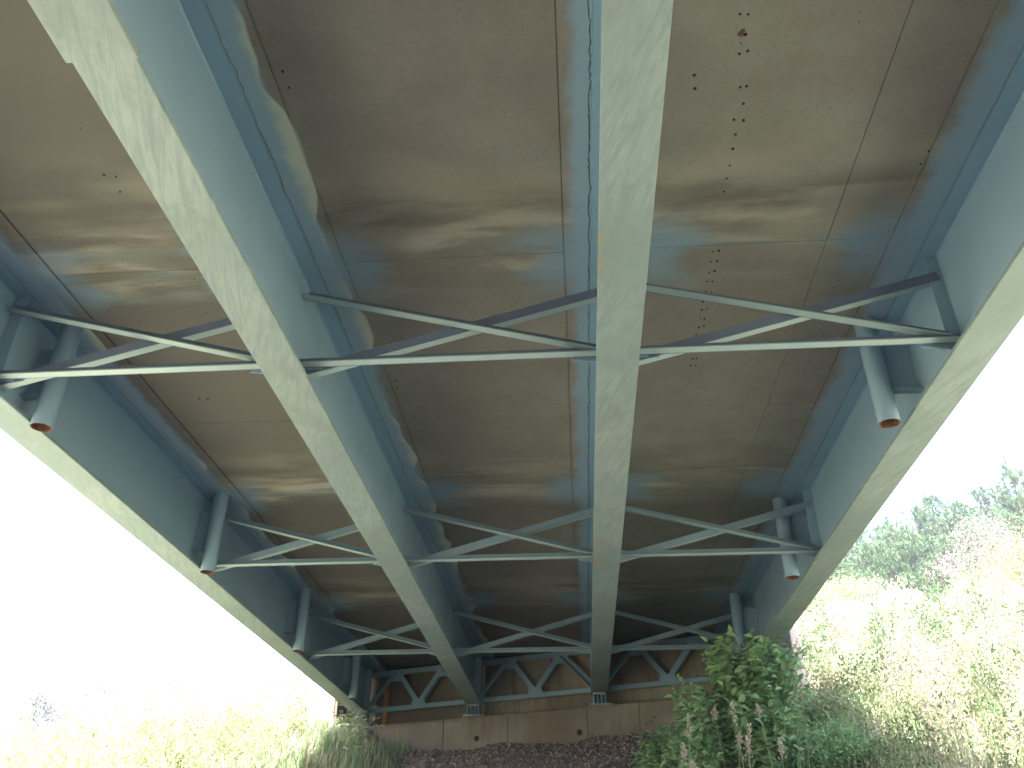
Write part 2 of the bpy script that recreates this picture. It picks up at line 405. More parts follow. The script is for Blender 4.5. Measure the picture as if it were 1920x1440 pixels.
# cross frames: two crossing angles and a bottom chord in each bay
def angle(name, a, b, front, parent, leg=0.074, t=0.010, mat=None):
    """steel angle from a to b (in the frame plane); front=+1: outstanding leg towards the camera, the in-plane leg behind it"""
    a, b = Vector(a), Vector(b); d = (b-a).normalized(); n = Vector((0, 0, 1)); n = (n-d*n.dot(d)).normalized()
    f = d.cross(n); f = f if f.y < 0 else -f                    # towards the camera
    m = MB()
    if front > 0:
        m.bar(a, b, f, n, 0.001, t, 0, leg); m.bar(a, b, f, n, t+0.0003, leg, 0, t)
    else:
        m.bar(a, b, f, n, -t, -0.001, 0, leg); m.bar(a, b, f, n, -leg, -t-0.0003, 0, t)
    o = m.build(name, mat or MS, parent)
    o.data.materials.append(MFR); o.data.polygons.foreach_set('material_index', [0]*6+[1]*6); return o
for fy in FY:
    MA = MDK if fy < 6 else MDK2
    for k in range(3):
        xl, xr = GX[k]+0.014, GX[k+1]-0.014
        fr = MB().bar((xl+0.10, fy, 3.43), (xl+0.22, fy, 3.43), (0, 1, 0), (0, 0, 1), -0.0045, 0.0045, -0.03, 0.07).build('cross_frame', MS, bridge)
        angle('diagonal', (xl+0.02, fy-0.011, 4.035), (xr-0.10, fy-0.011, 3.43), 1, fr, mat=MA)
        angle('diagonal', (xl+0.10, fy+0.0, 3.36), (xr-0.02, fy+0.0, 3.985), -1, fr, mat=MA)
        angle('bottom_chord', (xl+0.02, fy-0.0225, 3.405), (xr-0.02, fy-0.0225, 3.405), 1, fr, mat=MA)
        for gxp, s in ((xl, 1), (xr, -1)):
            m = MB(); zz = (3.38, 3.56)
            m.quadbox([(gxp+s*0.09, fy+0.0115, 3.37), (gxp+s*0.30, fy+0.0115, 3.40), (gxp+s*0.30, fy+0.0045, 3.40), (gxp+s*0.09, fy+0.0045, 3.37),
                       (gxp+s*0.09, fy+0.0115, 3.48), (gxp+s*0.26, fy+0.0115, 3.46), (gxp+s*0.26, fy+0.0045, 3.46), (gxp+s*0.09, fy+0.0045, 3.48)])
            m.build('gusset', MS, fr)
# skewed end frames at the abutment
def wp(x, off, z): return (x, wally(x)+off, z)
OFF = 0.12
for k in range(3):
    xl, xr = GX[k]+0.02, GX[k+1]-0.02; L = xr-xl
    zt, zb = 4.06, 3.33
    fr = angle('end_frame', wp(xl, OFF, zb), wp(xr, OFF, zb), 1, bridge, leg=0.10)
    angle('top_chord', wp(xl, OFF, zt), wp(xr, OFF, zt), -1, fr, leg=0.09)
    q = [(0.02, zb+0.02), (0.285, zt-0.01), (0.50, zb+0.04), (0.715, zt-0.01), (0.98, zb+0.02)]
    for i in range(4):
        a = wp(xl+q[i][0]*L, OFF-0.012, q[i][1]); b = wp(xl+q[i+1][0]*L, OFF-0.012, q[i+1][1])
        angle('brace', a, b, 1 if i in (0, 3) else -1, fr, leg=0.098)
    U = (Vector(wp(1, 0, 0))-Vector(wp(0, 0, 0))).normalized(); Nn = U.cross(Vector((0, 0, 1)))
    for (c, z0, z1, w0, w1) in ((0.285, zt-0.14, zt+0.09, 0.10, 0.20), (0.50, zb+0.005, zb+0.20, 0.19, 0.13), (0.715, zt-0.14, zt+0.09, 0.10, 0.20)):
        p = Vector(wp(xl+c*L, OFF-0.0, 0)); P = []
        for zz, ww in ((z0, w0), (z1, w1)):
            for sx, sn in ((-1, -0.024), (1, -0.024), (1, -0.014), (-1, -0.014)):
                v = p+U*(sx*ww)-Nn*0+Vector((0, sn, 0)); P.append((v.x, v.y, zz))
        MB().quadbox(P).build('gusset', MS, fr)

# deck: slab, form panels with joints, haunch strips, kerb and parapet
ds = wally
XL, XR = -5.01, 3.45
slab = MB().quadbox([(XL, YB0, 4.262), (XR, YB0, 4.262), (XR, ds(XR)+0.5, 4.262), (XL, ds(XL)+0.5, 4.262),
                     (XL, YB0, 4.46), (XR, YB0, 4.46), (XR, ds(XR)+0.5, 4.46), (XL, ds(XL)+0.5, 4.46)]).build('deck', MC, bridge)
for x0, x1 in ((XL+0.02, XL+0.33), (XR-0.33, XR-0.02)):
    MB().quadbox([(x0, YB0, 4.463), (x1, YB0, 4.463), (x1, ds(x1)+0.5, 4.463), (x0, ds(x0)+0.5, 4.463),
                  (x0+0.05, YB0, 5.25), (x1-0.05, YB0, 5.25), (x1-0.05, ds(x1)+0.5, 5.25), (x0+0.05, ds(x0)+0.5, 5.25)]).build('parapet', MWG, bridge, bevel=0.02)
cuts = [((GX[0]+0.15), -3.98, -2.43, GX[1]-0.15), (GX[1]+0.15, -1.68, 0.003, GX[2]-0.15), (GX[2]+0.15, 0.64, 1.945, 2.41, GX[3]-0.15)]
joints = [-36.0+2.44*i for i in range(12)] + [-7.10, -4.66, -2.22, 0.22, 2.66, 5.13, 7.60, 10.05, 12.5, 14.95]
prs = random.Random(3)
for c in cuts:
    for i in range(1, len(c)-2):
        js = joints + [None]
        for a, b in zip(js[:-1], js[1:]):
            x0, x1 = c[i]+0.002, c[i+1]-0.002; dz = prs.uniform(0, 0.0025)
            y0 = a+0.002
            if b is None: ya, yb2 = ds(x0)+0.35, ds(x1)+0.35
            else: ya = yb2 = b-0.002
            P = [(x0, y0), (x1, y0), (x1, yb2), (x0, ya)]
            MB().quadbox([(p[0], p[1], SOF+dz) for p in P]+[(p[0], p[1], 4.259) for p in P]).build('form_panel', MC, slab, bevel=0.0015)
# haunch strips: jagged edge against the flange
def haunch(xe, xo, side, amp, gap):
    """haunch strip split by the wandering crack along the flange: a sliver on the flange side, the strip proper beyond it"""
    ys = np.arange(YB0, ds(xe)+0.36, 0.02); n = len(ys); r = np.random.default_rng(int(abs(xe)*1000))
    j = np.cumsum(r.normal(0, 1, n)); j -= np.convolve(j, np.ones(25)/25, 'same'); j = np.clip(j/(2.2*j.std()), -1, 1)
    j = np.clip(j*0.8+r.normal(0, 0.22, n), -1, 1); wd = 0.0022+0.0028*amp/0.010*r.random(n)*(0.4+0.6*(np.sin(ys*1.7)+1)/2)
    mid = gap + amp + amp*j
    z = SOF - 0.009
    def strip(e0, e1, name):
        V = np.concatenate([np.stack([X_, ys, np.full(n, Z_)], -1) for X_, Z_ in ((e0, z), (e1, z), (e1, 4.259), (e0, 4.259))])
        i = np.arange(n-1); F = []
        for p, q in ((0, 1), (1, 2), (2, 3), (3, 0)):
            f = np.stack([p*n+i, p*n+i+1, q*n+i+1, q*n+i], -1); F.append(f if side > 0 else f[:, ::-1])
        F = np.concatenate(F); link(name, npmesh(name, V, F.ravel(), np.arange(len(F))*4), slab, MC)
    strip(np.full(n, xe+side*0.0025), xe+side*(mid-wd), 'haunch_edge'); strip(xe+side*(mid+wd), np.full(n, float(xo)), 'haunch')
for k, c in enumerate(cuts):
    haunch(c[0]-0.005, c[1]-0.002, 1, 0.006 if k != 1 else 0.009, 0.004)
    haunch(c[-1]+0.005, c[-2]+0.002, -1, 0.011 if k == 1 else 0.005, 0.006)
MB().box(XL+0.01, GX[0]-0.16, YB0, ds(-4.9)+.3, SOF, 4.259).build('overhang_soffit', MC, slab)
MB().box(GX[3]+0.16, XR-0.01, YB0, ds(XR)+.3, SOF, 4.259).build('overhang_soffit', MC, slab)
# nail holes and rust spots left by the formwork
hs = [(1.02,3.15),(1.07,3.15),(1.05,3.41),(1.10,3.40),(0.81,3.55),(0.82,3.65),(1.13,3.66),(1.09,3.66),(1.14,3.79),(1.10,3.91),(1.16,3.92),(1.12,4.04),(1.12,4.17),(1.12,4.30),(1.12,4.43),(1.12,4.56),
      (-1.72,3.37),(-1.71,3.49),(-1.62,3.35),(-1.62,3.47),(2.40,4.27),(2.385,4.39),(1.07,3.28)]
hs += [(1.12+0.045*i, 5.2+0.125*j) for j in range(14) for i in (0, 1)] + [(-3.08,4.1),(-3.0,4.12),(-3.05,4.25)] + [(-1.72+0.1*i, 6.9+0.12*j) for i in (0,1) for j in (0,1)] + [(0.0+0.1*i-0.1, 6.35+0.12*j) for i in (0,1) for j in (0,1)] + [(-3.6,7.1),(-3.52,7.12),(-2.95,6.5),(-2.9,6.45)]
m = MB()
for (hx, hy) in hs:
    r = prs.uniform(0.006, 0.011); hx += prs.uniform(-.006, .006); hy += prs.uniform(-.01, .01)
    m.tube([(hx, hy, SOF+0.004), (hx, hy, SOF-0.0035)], r, 7)
for _ in range(260):
    r = prs.uniform(0.0015, 0.004); hx = prs.uniform(-4.0, 2.5); hy = prs.uniform(2.8, 12)
    m.tube([(hx, hy, SOF+0.004), (hx, hy, SOF-0.003)], r, 5)
tag(m.build('nail_hole', MH, slab), kind='stuff')
m = MB().tube([(1.045, 3.285, SOF+0.004), (1.045, 3.285, SOF-0.0045)], [0.017, 0.015], 9).tube([(1.052, 3.262, SOF+0.004), (1.052, 3.262, SOF-0.003)], 0.013, 8)
m.build('rust_spot', MR, slab)

# drain pipes
def pipe(x, y, top, bot, side):
    m = MB(); n = 28; ro, ri = 0.083, 0.074
    for r in (ro, ri):
        for z in (top, bot):
            for k in range(n):
                a = 2*math.pi*k/n; m.v.append((x+r*math.cos(a), y+r*math.sin(a), z))
    for k in range(n):
        k2 = (k+1) % n
        m.f.append((n+k, n+k2, k2, k))
    o = m.build('drain_pipe', MS, bridge, smooth=True)
    q = MB()
    q.v = list(m.v)
    for k in range(n):
        k2 = (k+1) % n
        q.f += [(2*n+k, 2*n+k2, 3*n+k2, 3*n+k), (n+k2, n+k, 3*n+k, 3*n+k2)]
    q.build('rusty_bore', MR, o)
    xw = x+side*0.083; xg = (GX[3] if side > 0 else GX[0])-side*0.008
    MB().box(min(xw, xg), max(xw, xg), y+0.02, y+0.03, 3.515, 4.0).build('bracket', MS, o)
    MB().box(min(xw+side*.0, xg), max(xw, xg), y-0.05, y+0.0195, 3.515, 3.527).build('bracket_foot', MS, o)
for y in (6.21, 9.98, 13.75, 2.4-0.1, -1.4): pipe(2.50, y, 4.258, 3.235, 1)
for y in (5.82, 9.36, 13.0, 16.55, 2.2, -1.4): pipe(-4.205, y, 4.258, 3.245, -1)

# ------------------------------------------------------------------ abutment
ab = empty('bridge_abutment', wp(-0.9, 0, 2.5))
tag(ab, 'rust stained concrete abutment wall with bearing seat carrying the far girder ends', 'abutment')
def slabwall(name, x0, x1, o0, o1, z0, z1, mat, bevel=0.01, parent=ab):
    return MB().quadbox([wp(x0, o0, z0), wp(x1, o0, z0), wp(x1, o1, z0), wp(x0, o1, z0), wp(x0, o0, z1), wp(x1, o0, z1), wp(x1, o1, z1), wp(x0, o1, z1)]).build(name, mat, parent, bevel=bevel)
xs_ = [-5.03, -2.62, -1.35, 0.12, 1.02, 3.56]
for a, b in zip(xs_[:-1], xs_[1:]):
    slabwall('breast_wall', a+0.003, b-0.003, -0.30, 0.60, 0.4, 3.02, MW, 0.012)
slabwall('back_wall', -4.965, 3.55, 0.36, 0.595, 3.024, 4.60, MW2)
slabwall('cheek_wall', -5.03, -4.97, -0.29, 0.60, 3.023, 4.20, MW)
slabwall('wing_wall', -5.36, -5.035, -0.33, 1.4, 0.6, 4.22, MWG, 0.02)
slabwall('wing_wall', 3.565, 3.72, -0.33, 3.5, 0.6, 4.22, MWG, 0.02)
for g in range(4):
    slabwall('bearing_pad', GX[g]-0.26, GX[g]+0.26, -0.27, 0.26, 3.018, 3.050, MW, 0.008)
for (wx, wz) in ((-1.95, 2.63), (-0.03, 2.60)):
    p = Vector(wp(wx, -0.30, wz)); nrm = Vector((-0.385, -1, 0)).normalized()
    m = MB(); m.tube([p+nrm*0.004, p-nrm*0.1], 0.052, 14, cap=True); o = m.build('weep_hole', MH, ab)
MB().tube([wp(-4.0, 0.285, 3.03), wp(-4.0, 0.285, 3.86)], 0.065, 14).build('rusty_pipe', MRO, ab, smooth=True)
MB().tube([wp(-1.9, 0.315, 3.03), wp(-1.9, 0.315, 4.1)], 0.035, 12).build('conduit', MWG, ab, smooth=True)
for (bx, bo, bz, sx, sy_, sz_) in ((-4.75, -0.52, 2.92, .22, .16, .12), (-4.35, -0.48, 2.86, .17, .14, .10)):
    m = MB(); x, y, z = wp(bx, bo, bz); m.box(x-sx, x+sx, y-sy_, y+sy_, z-0.35, z+sz_)
    m.build('footing_block', MWG, ab, bevel=0.03)

# unseen pier added behind the camera to darken the steel facing it
pr = empty('blocker_pier', (-0.8, -4.6, -1.7)); tag(pr, 'unseen concrete pier added behind the camera to block light from the rear', 'pier')
MB().box(-5.0, 3.4, -5.1, -4.1, -2.2, 2.2).build('blocker_wall', MW, pr, bevel=0.03)
MB().box(-5.3, 3.7, -5.3, -3.9, 2.203, 3.04).build('blocker_cap', MW, pr, bevel=0.03)
# ------------------------------------------------------------------ stones and litter under the bridge
def stone_mesh(seed):
    r = np.random.default_rng(seed)
    import bmesh
    bm = bmesh.new(); bmesh.ops.create_icosphere(bm, subdivisions=1, radius=1)
    s = r.uniform(0.6, 1.15, 3)
    for v in bm.verts:
        v.co = Vector((v.co.x*s[0], v.co.y*s[1], v.co.z*s[2]*0.75))*(1+r.normal(0, 0.13))
    me = bpy.data.meshes.new('stone'); bm.to_mesh(me); bm.free(); me.materials.append(MST); return me
SM = [stone_mesh(i) for i in range(9)]
bank = MB()
bx0, bx1 = -3.6, 2.2
nb = 24; V = []
bnk = link('gravel_bank', npmesh('gravel_bank', *(lambda: (
    np.array([[x, wally(x)-0.33-t, float(ground(x, wally(x)-0.33-t))+0.012] for t in np.linspace(0, 3.2, nb) for x in np.linspace(bx0, bx1, nb*2)]),
    np.array([[j*nb*2+i, (j+1)*nb*2+i, (j+1)*nb*2+i+1, j*nb*2+i+1] for j in range(nb-1) for i in range(nb*2-1)]).ravel(),
    np.arange((nb-1)*(nb*2-1))*4))()), None, None)
mg = Mat('gravel_fines', 0.95, 0.1); n = mg.noise(14, 6, 0.75); mg.base(mg.mix(n, (0.09, 0.065, 0.06), (0.20, 0.15, 0.13))).bump(n, 0.04, 0.8); bnk.data.materials.append(mg.m)
tag(bnk, kind='structure')
sr = np.random.default_rng(5)
for i in range(280):
    x = sr.uniform(-3.3, 2.0); t = 0.05+sr.random()**1.1*1.7; y = wally(x)-0.33-t
    s = sr.uniform(0.025, 0.06)*(1.25 if sr.random() < 0.15 else 1)
    o = link('stone', SM[i % 9], bnk); o.location = (x, y, float(ground(x, y))+s*0.45)
    o.rotation_euler = tuple(sr.uniform(0, 6.28, 3)); o.scale = (s, s, s)
def ico_np():
    import bmesh
    bm = bmesh.new(); bmesh.ops.create_icosphere(bm, subdivisions=1, radius=1)
    V = np.array([v.co[:] for v in bm.verts]); F = np.array([[v.index for v in f.verts] for f in bm.faces]); bm.free(); return V, F
IV, IF = ico_np()
def rock_cloud(name, P, S, seed, parent):
    r = np.random.default_rng(seed); N = len(P)
    V = IV[None]*(S[:, None, None]*r.uniform(0.6, 1.2, (N, 1, 3)))*(1+r.normal(0, 0.12, (N, len(IV), 1)))
    a = r.uniform(0, 6.28, N); c, s = np.cos(a), np.sin(a)
    x = V[..., 0]*c[:, None]-V[..., 1]*s[:, None]; y = V[..., 0]*s[:, None]+V[..., 1]*c[:, None]
    V = np.stack([x, y, V[..., 2]*0.8], -1)+P[:, None]
    F = (IF[None]+np.arange(N)[:, None, None]*len(IV)).reshape(-1, 3)
    o = link(name, npmesh(name, V.reshape(-1, 3), F.ravel(), np.arange(len(F))*3, tint=np.repeat(r.random(N), len(IF))), parent, MST)
    return tag(o, kind='stuff')
N = 5200
x = rng.uniform(-3.5, 2.2, N); y = wally(x)-0.32-rng.random(N)*2.6
rock_cloud('gravel', np.stack([x, y, ground(x, y)+0.012], -1), rng.uniform(0.012, 0.036, N), 3, bnk)

# ------------------------------------------------------------------ foliage builders
def leaves(name, P, D, L, Wd, mat, parent=None, fold=0.25, seed=0, tint=None, droop=0.0):
    "folded four-point leaves, one per point"
    r = np.random.default_rng(seed); N = len(P)
    D = D/np.linalg.norm(D, axis=1, keepdims=True)
    up = np.tile([0, 0, 1.0], (N, 1)) + r.normal(0, 0.45, (N, 3))
    S = np.cross(D, up); S /= np.linalg.norm(S, axis=1, keepdims=True)+1e-9; Nn = np.cross(S, D)
    L = L[:, None]; Wd = Wd[:, None]
    mid = P+D*L*0.42
    V = np.stack([P, mid+S*Wd*0.5+Nn*Wd*fold, P+D*L-np.array([0, 0, 1.0])*L*droop, mid-S*Wd*0.5+Nn*Wd*fold], 1).reshape(-1, 3)
    b = np.arange(N)[:, None]*4
    F = np.concatenate([b+[0, 1, 2], b+[0, 2, 3]], 1).reshape(-1, 3)
    t = r.random(N) if tint is None else tint
    o = link(name, npmesh(name, V, F.ravel(), np.arange(len(F))*3, tint=np.repeat(t, 2)), parent, mat)
    return o
def blades(name, P, H, Wd, lean, mat, parent=None, seed=0, bend=0.5):
    r = np.random.default_rng(seed); N = len(P); a = r.uniform(0, 6.28, N)
    d = np.stack([np.cos(a), np.sin(a), np.zeros(N)], -1); s = np.stack([-np.sin(a), np.cos(a), np.zeros(N)], -1)
    ln = (lean*r.uniform(0.3, 1.2, N))[:, None]; H_ = H[:, None]; z = np.array([0, 0, 1.0])
    m1 = P + d*ln*H_*0.35 + z*H_*0.6; tip = P + d*ln*H_*(0.6+bend*0.6) + z*H_*(1-0.25*bend)
    w_ = Wd[:, None]
    V = np.stack([P-s*w_/2, P+s*w_/2, m1+s*w_*0.4, m1-s*w_*0.4, tip], 1).reshape(-1, 3)
    b = np.arange(N)[:, None]*5
    F = np.concatenate([b+[0, 1, 2, 3], b+[3, 2, 4]], 1)
    loops = F.ravel(); starts = (np.arange(N)[:, None]*7+[0, 4]).ravel()
    return link(name, npmesh(name, V, loops, starts, tint=np.repeat(r.random(N), 2)), parent, mat)
def rdir(n, r, zb=0.0):
    v = r.normal(0, 1, (n, 3)); v[:, 2] += zb; return v/np.linalg.norm(v, axis=1, keepdims=True)
def sector(n, az0, az1, d0, d1, r, p=1.0):
    az = np.radians(r.uniform(az0, az1, n)); d = d0+(d1-d0)*r.random(n)**p
    return np.sin(az)*d, np.cos(az)*d
def undercut(x, y, margin=0.0):     # True where the abutment or the trodden strip is
    d = wally(x)-0.3-y
    return ((x > -5.4-margin) & (x < 3.8+margin) & (d < 0.05) & (d > -9))
# grass mound at the left end of the wall
def grass_patch(name, x, y, h, wd, lean, mat, seed, label=None, cat=None, bend=0.5):
    k = ~undercut(x, y); x, y = x[k], y[k]; h = h[k]
    o = blades(name, np.stack([x, y, ground(x, y)-0.01], -1), h, wd*np.ones(len(x)), lean, mat, seed=seed, bend=bend)
    return tag(o, label, cat, kind='stuff')
r = np.random.default_rng(11)
N = 46000
x = r.uniform(-9.5, -2.9, N); y = wally(x)-0.3-r.random(N)**1.1*8.5
k = (x < -3.2-0.45*r.random(N)-0.12*(wally(x)-0.3-y)); x, y = x[k], y[k]
grass_patch('grass_mound', x, y, r.uniform(0.16, 0.42, len(x)), 0.014, 0.5, L_GRASS, 12, 'mound of long green grass in front of the left end of the abutment', 'grass')
N = 5000
x = r.uniform(-9.5, -3.4, N); y = wally(x)-0.3-r.random(N)*8.5
grass_patch('dry_grass', x, y, r.uniform(0.3, 0.7, N), 0.012, 0.7, L_DRY, 13, 'pale dry stems mixed into the green grass mound on the left', 'grass', bend=0.9)

def weed_cover(name, nc, az0, az1, d0, d1, hmax, leaf, mat, seed, label, cat, p=1.3, cond=None, per=110, rad=0.32, dry=None):
    "a field of leafy weed clumps: every clump a dome of leaves on the slope, its tint its own"
    r = np.random.default_rng(seed)
    x, y = sector(nc, az0, az1, d0, d1, r, p)
    k = ~undercut(x, y, 0.2)
    if cond is not None: k &= cond(x, y)
    x, y = x[k], y[k]; nc = len(x); d = np.hypot(x, y)
    g = d/d0
    R_ = rad*r.uniform(0.45, 1.4, nc)*g**0.6; H_ = hmax*r.uniform(0.25, 1.0, nc)**1.3*g**0.35; T_ = r.random(nc)
    lean = r.normal(0, 0.15, (nc, 2))
    i = np.repeat(np.arange(nc), per); n = len(i)
    a = r.uniform(0, 6.283, n); q = np.sqrt(r.random(n)); zt = r.random(n)**0.7
    rr = R_[i]*q*(1-0.55*zt)
    px_ = x[i]+rr*np.cos(a)+lean[i, 0]*zt; py_ = y[i]+rr*np.sin(a)+lean[i, 1]*zt
    pz_ = ground(px_, py_)+H_[i]*zt*np.sqrt(np.clip(1-0.75*q*q, 0, 1))+0.01
    L = leaf*(0.55+0.9*r.random(n))*g[i]**0.9
    D = rdir(n, r, 0.7); D[:, :2] += 0.5*np.stack([np.cos(a), np.sin(a)], -1)
    o = leaves(name, np.stack([px_, py_, pz_], -1), D, L, L*0.42, mat, seed=seed, tint=np.clip(T_[i]*0.95+r.random(n)*0.12-0.03, 0, 1))
    return tag(o, label, cat, kind='stuff')
cr_ = lambda x, y: x > 3.3
weed_cover('weeds', 700, 8.0, 36, 9.0, 26, 0.9, 0.038, L_MEADOW, 21, 'sunlit mixed weeds covering the near slope right of the bridge', 'weeds', p=1.2, cond=cr_, per=230)
weed_cover('green_weeds', 230, 8.0, 36, 9.0, 28, 1.3, 0.042, L_GREEN2, 29, 'fresher green weed clumps among the tan ones right of the bridge', 'weeds', p=1.1, cond=cr_, per=240)
weed_cover('dry_weeds', 520, 10, 38, 9.5, 34, 1.25, 0.034, L_DRY, 22, 'bleached tan weeds scattered over the bright right hillside', 'weeds', p=1.2, cond=lambda x, y: (x > 4) & (np.sin(x*0.55+1.0)*np.sin(y*0.33+x*0.2) > -0.35), per=230)
weed_cover('meadow', 700, 10, 40, 24, 58, 0.95, 0.075, L_MEADOW, 23, 'distant weedy meadow rising towards the pines', 'meadow', p=1.1, cond=lambda x, y: x > 5, per=190, rad=1.0)
weed_cover('dry_meadow', 600, 10, 40, 24, 56, 1.05, 0.07, L_DRY, 24, 'pinkish dry growth below the pines on the right', 'meadow', p=1.1, cond=lambda x, y: (x > 5) & (np.sin(x*0.21)*np.sin(y*0.17+1) > -0.5), per=190, rad=1.0)
weed_cover('green_meadow', 120, 10, 40, 26, 58, 1.4, 0.085, L_GREEN2, 30, 'darker green patches in the distant meadow', 'meadow', p=1.1, cond=lambda x, y: x > 5, per=200, rad=1.0)
# left slope
weed_cover('left_weeds', 900, -40, -14.5, 12.0, 30, 1.25, 0.06, L_YEL, 25, 'washed out yellow green weeds on the bright slope left of the bridge', 'weeds', p=1.2, cond=lambda x, y: x < -5.3)
weed_cover('left_dry_weeds', 380, -40, -14.5, 12.0, 40, 1.35, 0.05, L_DRY, 26, 'bleached dry weeds behind the yellow green ones on the left', 'weeds', p=1.2, cond=lambda x, y: x < -5.3)
# low ground cover around the shrub
weed_cover('undergrowth', 240, 3.0, 15, 9.2, 15.3, 0.60, 0.060, L_GREEN, 27, 'dark green undergrowth at the foot of the broad-leaved shrub', 'undergrowth', p=1.0, cond=lambda x, y: (x > 1.1) & (wally(x)-0.3-y > 0.35))
N = 9000
r = np.random.default_rng(31)
x = r.uniform(1.4, 6.5, N); y = r.uniform(9, 15.4, N)
grass_patch('shade_grass', x, y, r.uniform(0.2, 0.6, N), 0.012, 0.6, L_GRASS, 32, 'tall grass growing through the undergrowth right of the wall', 'grass')
# fallen leaves on the gravel
N = 1500
x = rng.uniform(-3.2, 2.1, N); y = wally(x)-0.35-rng.random(N)*2.4
k = rng.random(N) < (0.35+0.65*(x > -0.2)); x, y = x[k], y[k]; N = len(x)
o = leaves('leaf_litter', np.stack([x, y, ground(x, y)+0.06*rng.random(N)+0.02], -1), rdir(N, rng, 0.1), rng.uniform(0.03, 0.075, N), rng.uniform(0.02, 0.05, N), L_DEAD, bnk, seed=41)
tag(o, kind='stuff')

# ---- shrubs: stems from a root to tip points, leaves along the stems
def shrub(name, root, tips, leafL, leafW, mat, label, cat, nl=14, seed=0, group=None, parts=0, stemr=0.008, sag=0.25, spread=0.05, frac=0.6):
    r = np.random.default_rng(seed)
    t0 = empty(name, root); tag(t0, label, cat, group)
    m = MB(); P = []; D = []
    for tip in tips:
        tip = Vector(tip); a = Vector(root)+Vector((r.normal(0, .08), r.normal(0, .08), 0)); mid = a.lerp(tip, 0.55)+Vector((r.normal(0, .07), r.normal(0, .07), (tip-a).length*sag*0.5))
        pts = [((1-t)**2*a + 2*t*(1-t)*mid + t*t*tip) for t in np.linspace(0, 1, 7)]
        m.tube(pts, [stemr*(1-0.75*i/6) for i in range(7)], 4, cap=False)
        for j in range(nl):
            t = 1-frac*(j/nl); p = ((1-t)**2*a + 2*t*(1-t)*mid + t*t*tip); dr = ((2*(1-t))*(mid-a)+2*t*(tip-mid)).normalized()
            for s in (-1, 1):
                side = dr.cross(Vector((0, 0, 1))).normalized()*s
                v = dr*0.5+side*r.uniform(0.5, 1.0)+Vector((r.normal(0, .3), r.normal(0, .3), r.normal(-0.25, .3)))
                P.append(p+Vector(r.normal(0, spread, 3))); D.append(v)
    m.build('stem', MBK if stemr > 0.006 else L_GREEN, t0)
    P = np.array([p[:] for p in P]); D = np.array([p[:] for p in D]); N = len(P)
    L = leafL*r.uniform(0.6, 1.15, N); Wd = L*leafW*r.uniform(0.85, 1.1, N)
    if parts:
        order = np.argsort(-L/np.linalg.norm(P, axis=1)); big, rest = order[:parts], order[parts:]
        # two shared leaf meshes, pointed and bent along the midrib
        lms = []
        for q in range(6):
            V = [(0, 0, 0), (.14, .25, .05), (.22, .5, .06), (.13, .8, .02), (0, 1, -.10), (-.13, .8, .02), (-.22, .5, .06), (-.14, .25, .05), (0, .3, 0), (0, .7, -.01)]
            F = [(0, 1, 8), (1, 2, 9, 8), (2, 3, 9), (3, 4, 9), (4, 5, 9), (5, 6, 9), (6, 7, 8, 9), (7, 0, 8)]
            lm = bpy.data.meshes.new('leaf'); lm.from_pydata([(x_*2.2*leafW, y_, z_) for x_, y_, z_ in V], [], F)
            at_ = lm.attributes.new('tint', 'FLOAT', 'FACE'); at_.data.foreach_set('value', np.full(len(F), (q+0.3)/7, np.float32)); lm.materials.append(mat); lm.update(); lms.append(lm)
        for k, i in enumerate(big):
            o = bpy.data.objects.new('leaf', lms[k % 6]); COL.objects.link(o); o.parent = t0
            d = Vector(D[i]).normalized(); z = Vector(r.normal(0, .4, 3))+Vector((0, 0, 1)); x_ = d.cross(z).normalized(); z = x_.cross(d)
            Mx = Matrix((x_, d, z)).transposed().to_4x4(); o.rotation_euler = Mx.to_euler(); o.location = Vector(P[i])-Vector(root); s = float(L[i]); o.scale = (s, s, s)
        P, D, L, Wd = P[rest], D[rest], L[rest], Wd[rest]
    if len(P):
        o = leaves('foliage', P, D, L, Wd, mat, t0, seed=seed, droop=0.15)
        if parts: tag(o, kind='stuff')
    return t0
def gz(x, y): return float(ground(x, y))
def root_at(px, py, d):
    p = at(px, py, d); return (p.x, p.y, gz(p.x, p.y)-0.03)
def blob_tips(spec, n, r):
    "spec: (px, py, rx, ry, d, weight) ellipses seen from the road side, each at its own distance"
    w_ = np.array([s[5] for s in spec], float); w_ /= w_.sum(); out = []
    for i in r.choice(len(spec), n, p=w_):
        px, py, rx, ry, d, _ = spec[i]; a = r.uniform(0, 6.28); q = math.sqrt(r.random())
        out.append(at(px+rx*q*math.cos(a), py+ry*q*math.sin(a), d+r.normal(0, 0.22)))
    return out
r = np.random.default_rng(51)
shrub('broadleaf_shrub', root_at(1395, 1400, 12.4),
      blob_tips([(1418, 1205, 16, 30, 12.0, 1.0), (1350, 1215, 22, 30, 12.1, 0.9), (1405, 1240, 32, 40, 12.0, 1.6), (1468, 1225, 26, 22, 12.3, 0.9), (1360, 1290, 40, 65, 12.2, 3), (1450, 1270, 45, 60, 12.4, 3), (1410, 1350, 80, 60, 12.0, 4), (1480, 1340, 45, 80, 12.6, 2.5)], 165, r),
      0.165, 0.52, L_GREEN, 'largest broad-leaved green shrub reaching up to the lower edge of the right girder', 'shrub', nl=13, seed=52, parts=290, stemr=0.010)
shrub('broadleaf_shrub', root_at(1330, 1440, 11.9),
      blob_tips([(1285, 1300, 22, 30, 11.8, 1.2), (1310, 1350, 28, 45, 11.7, 2), (1290, 1400, 50, 40, 11.6, 2)], 60, r),
      0.13, 0.5, L_GREEN, 'smaller leafy sapling bending left in front of the abutment wall, beside the largest shrub', 'shrub', nl=12, seed=53, stemr=0.008)
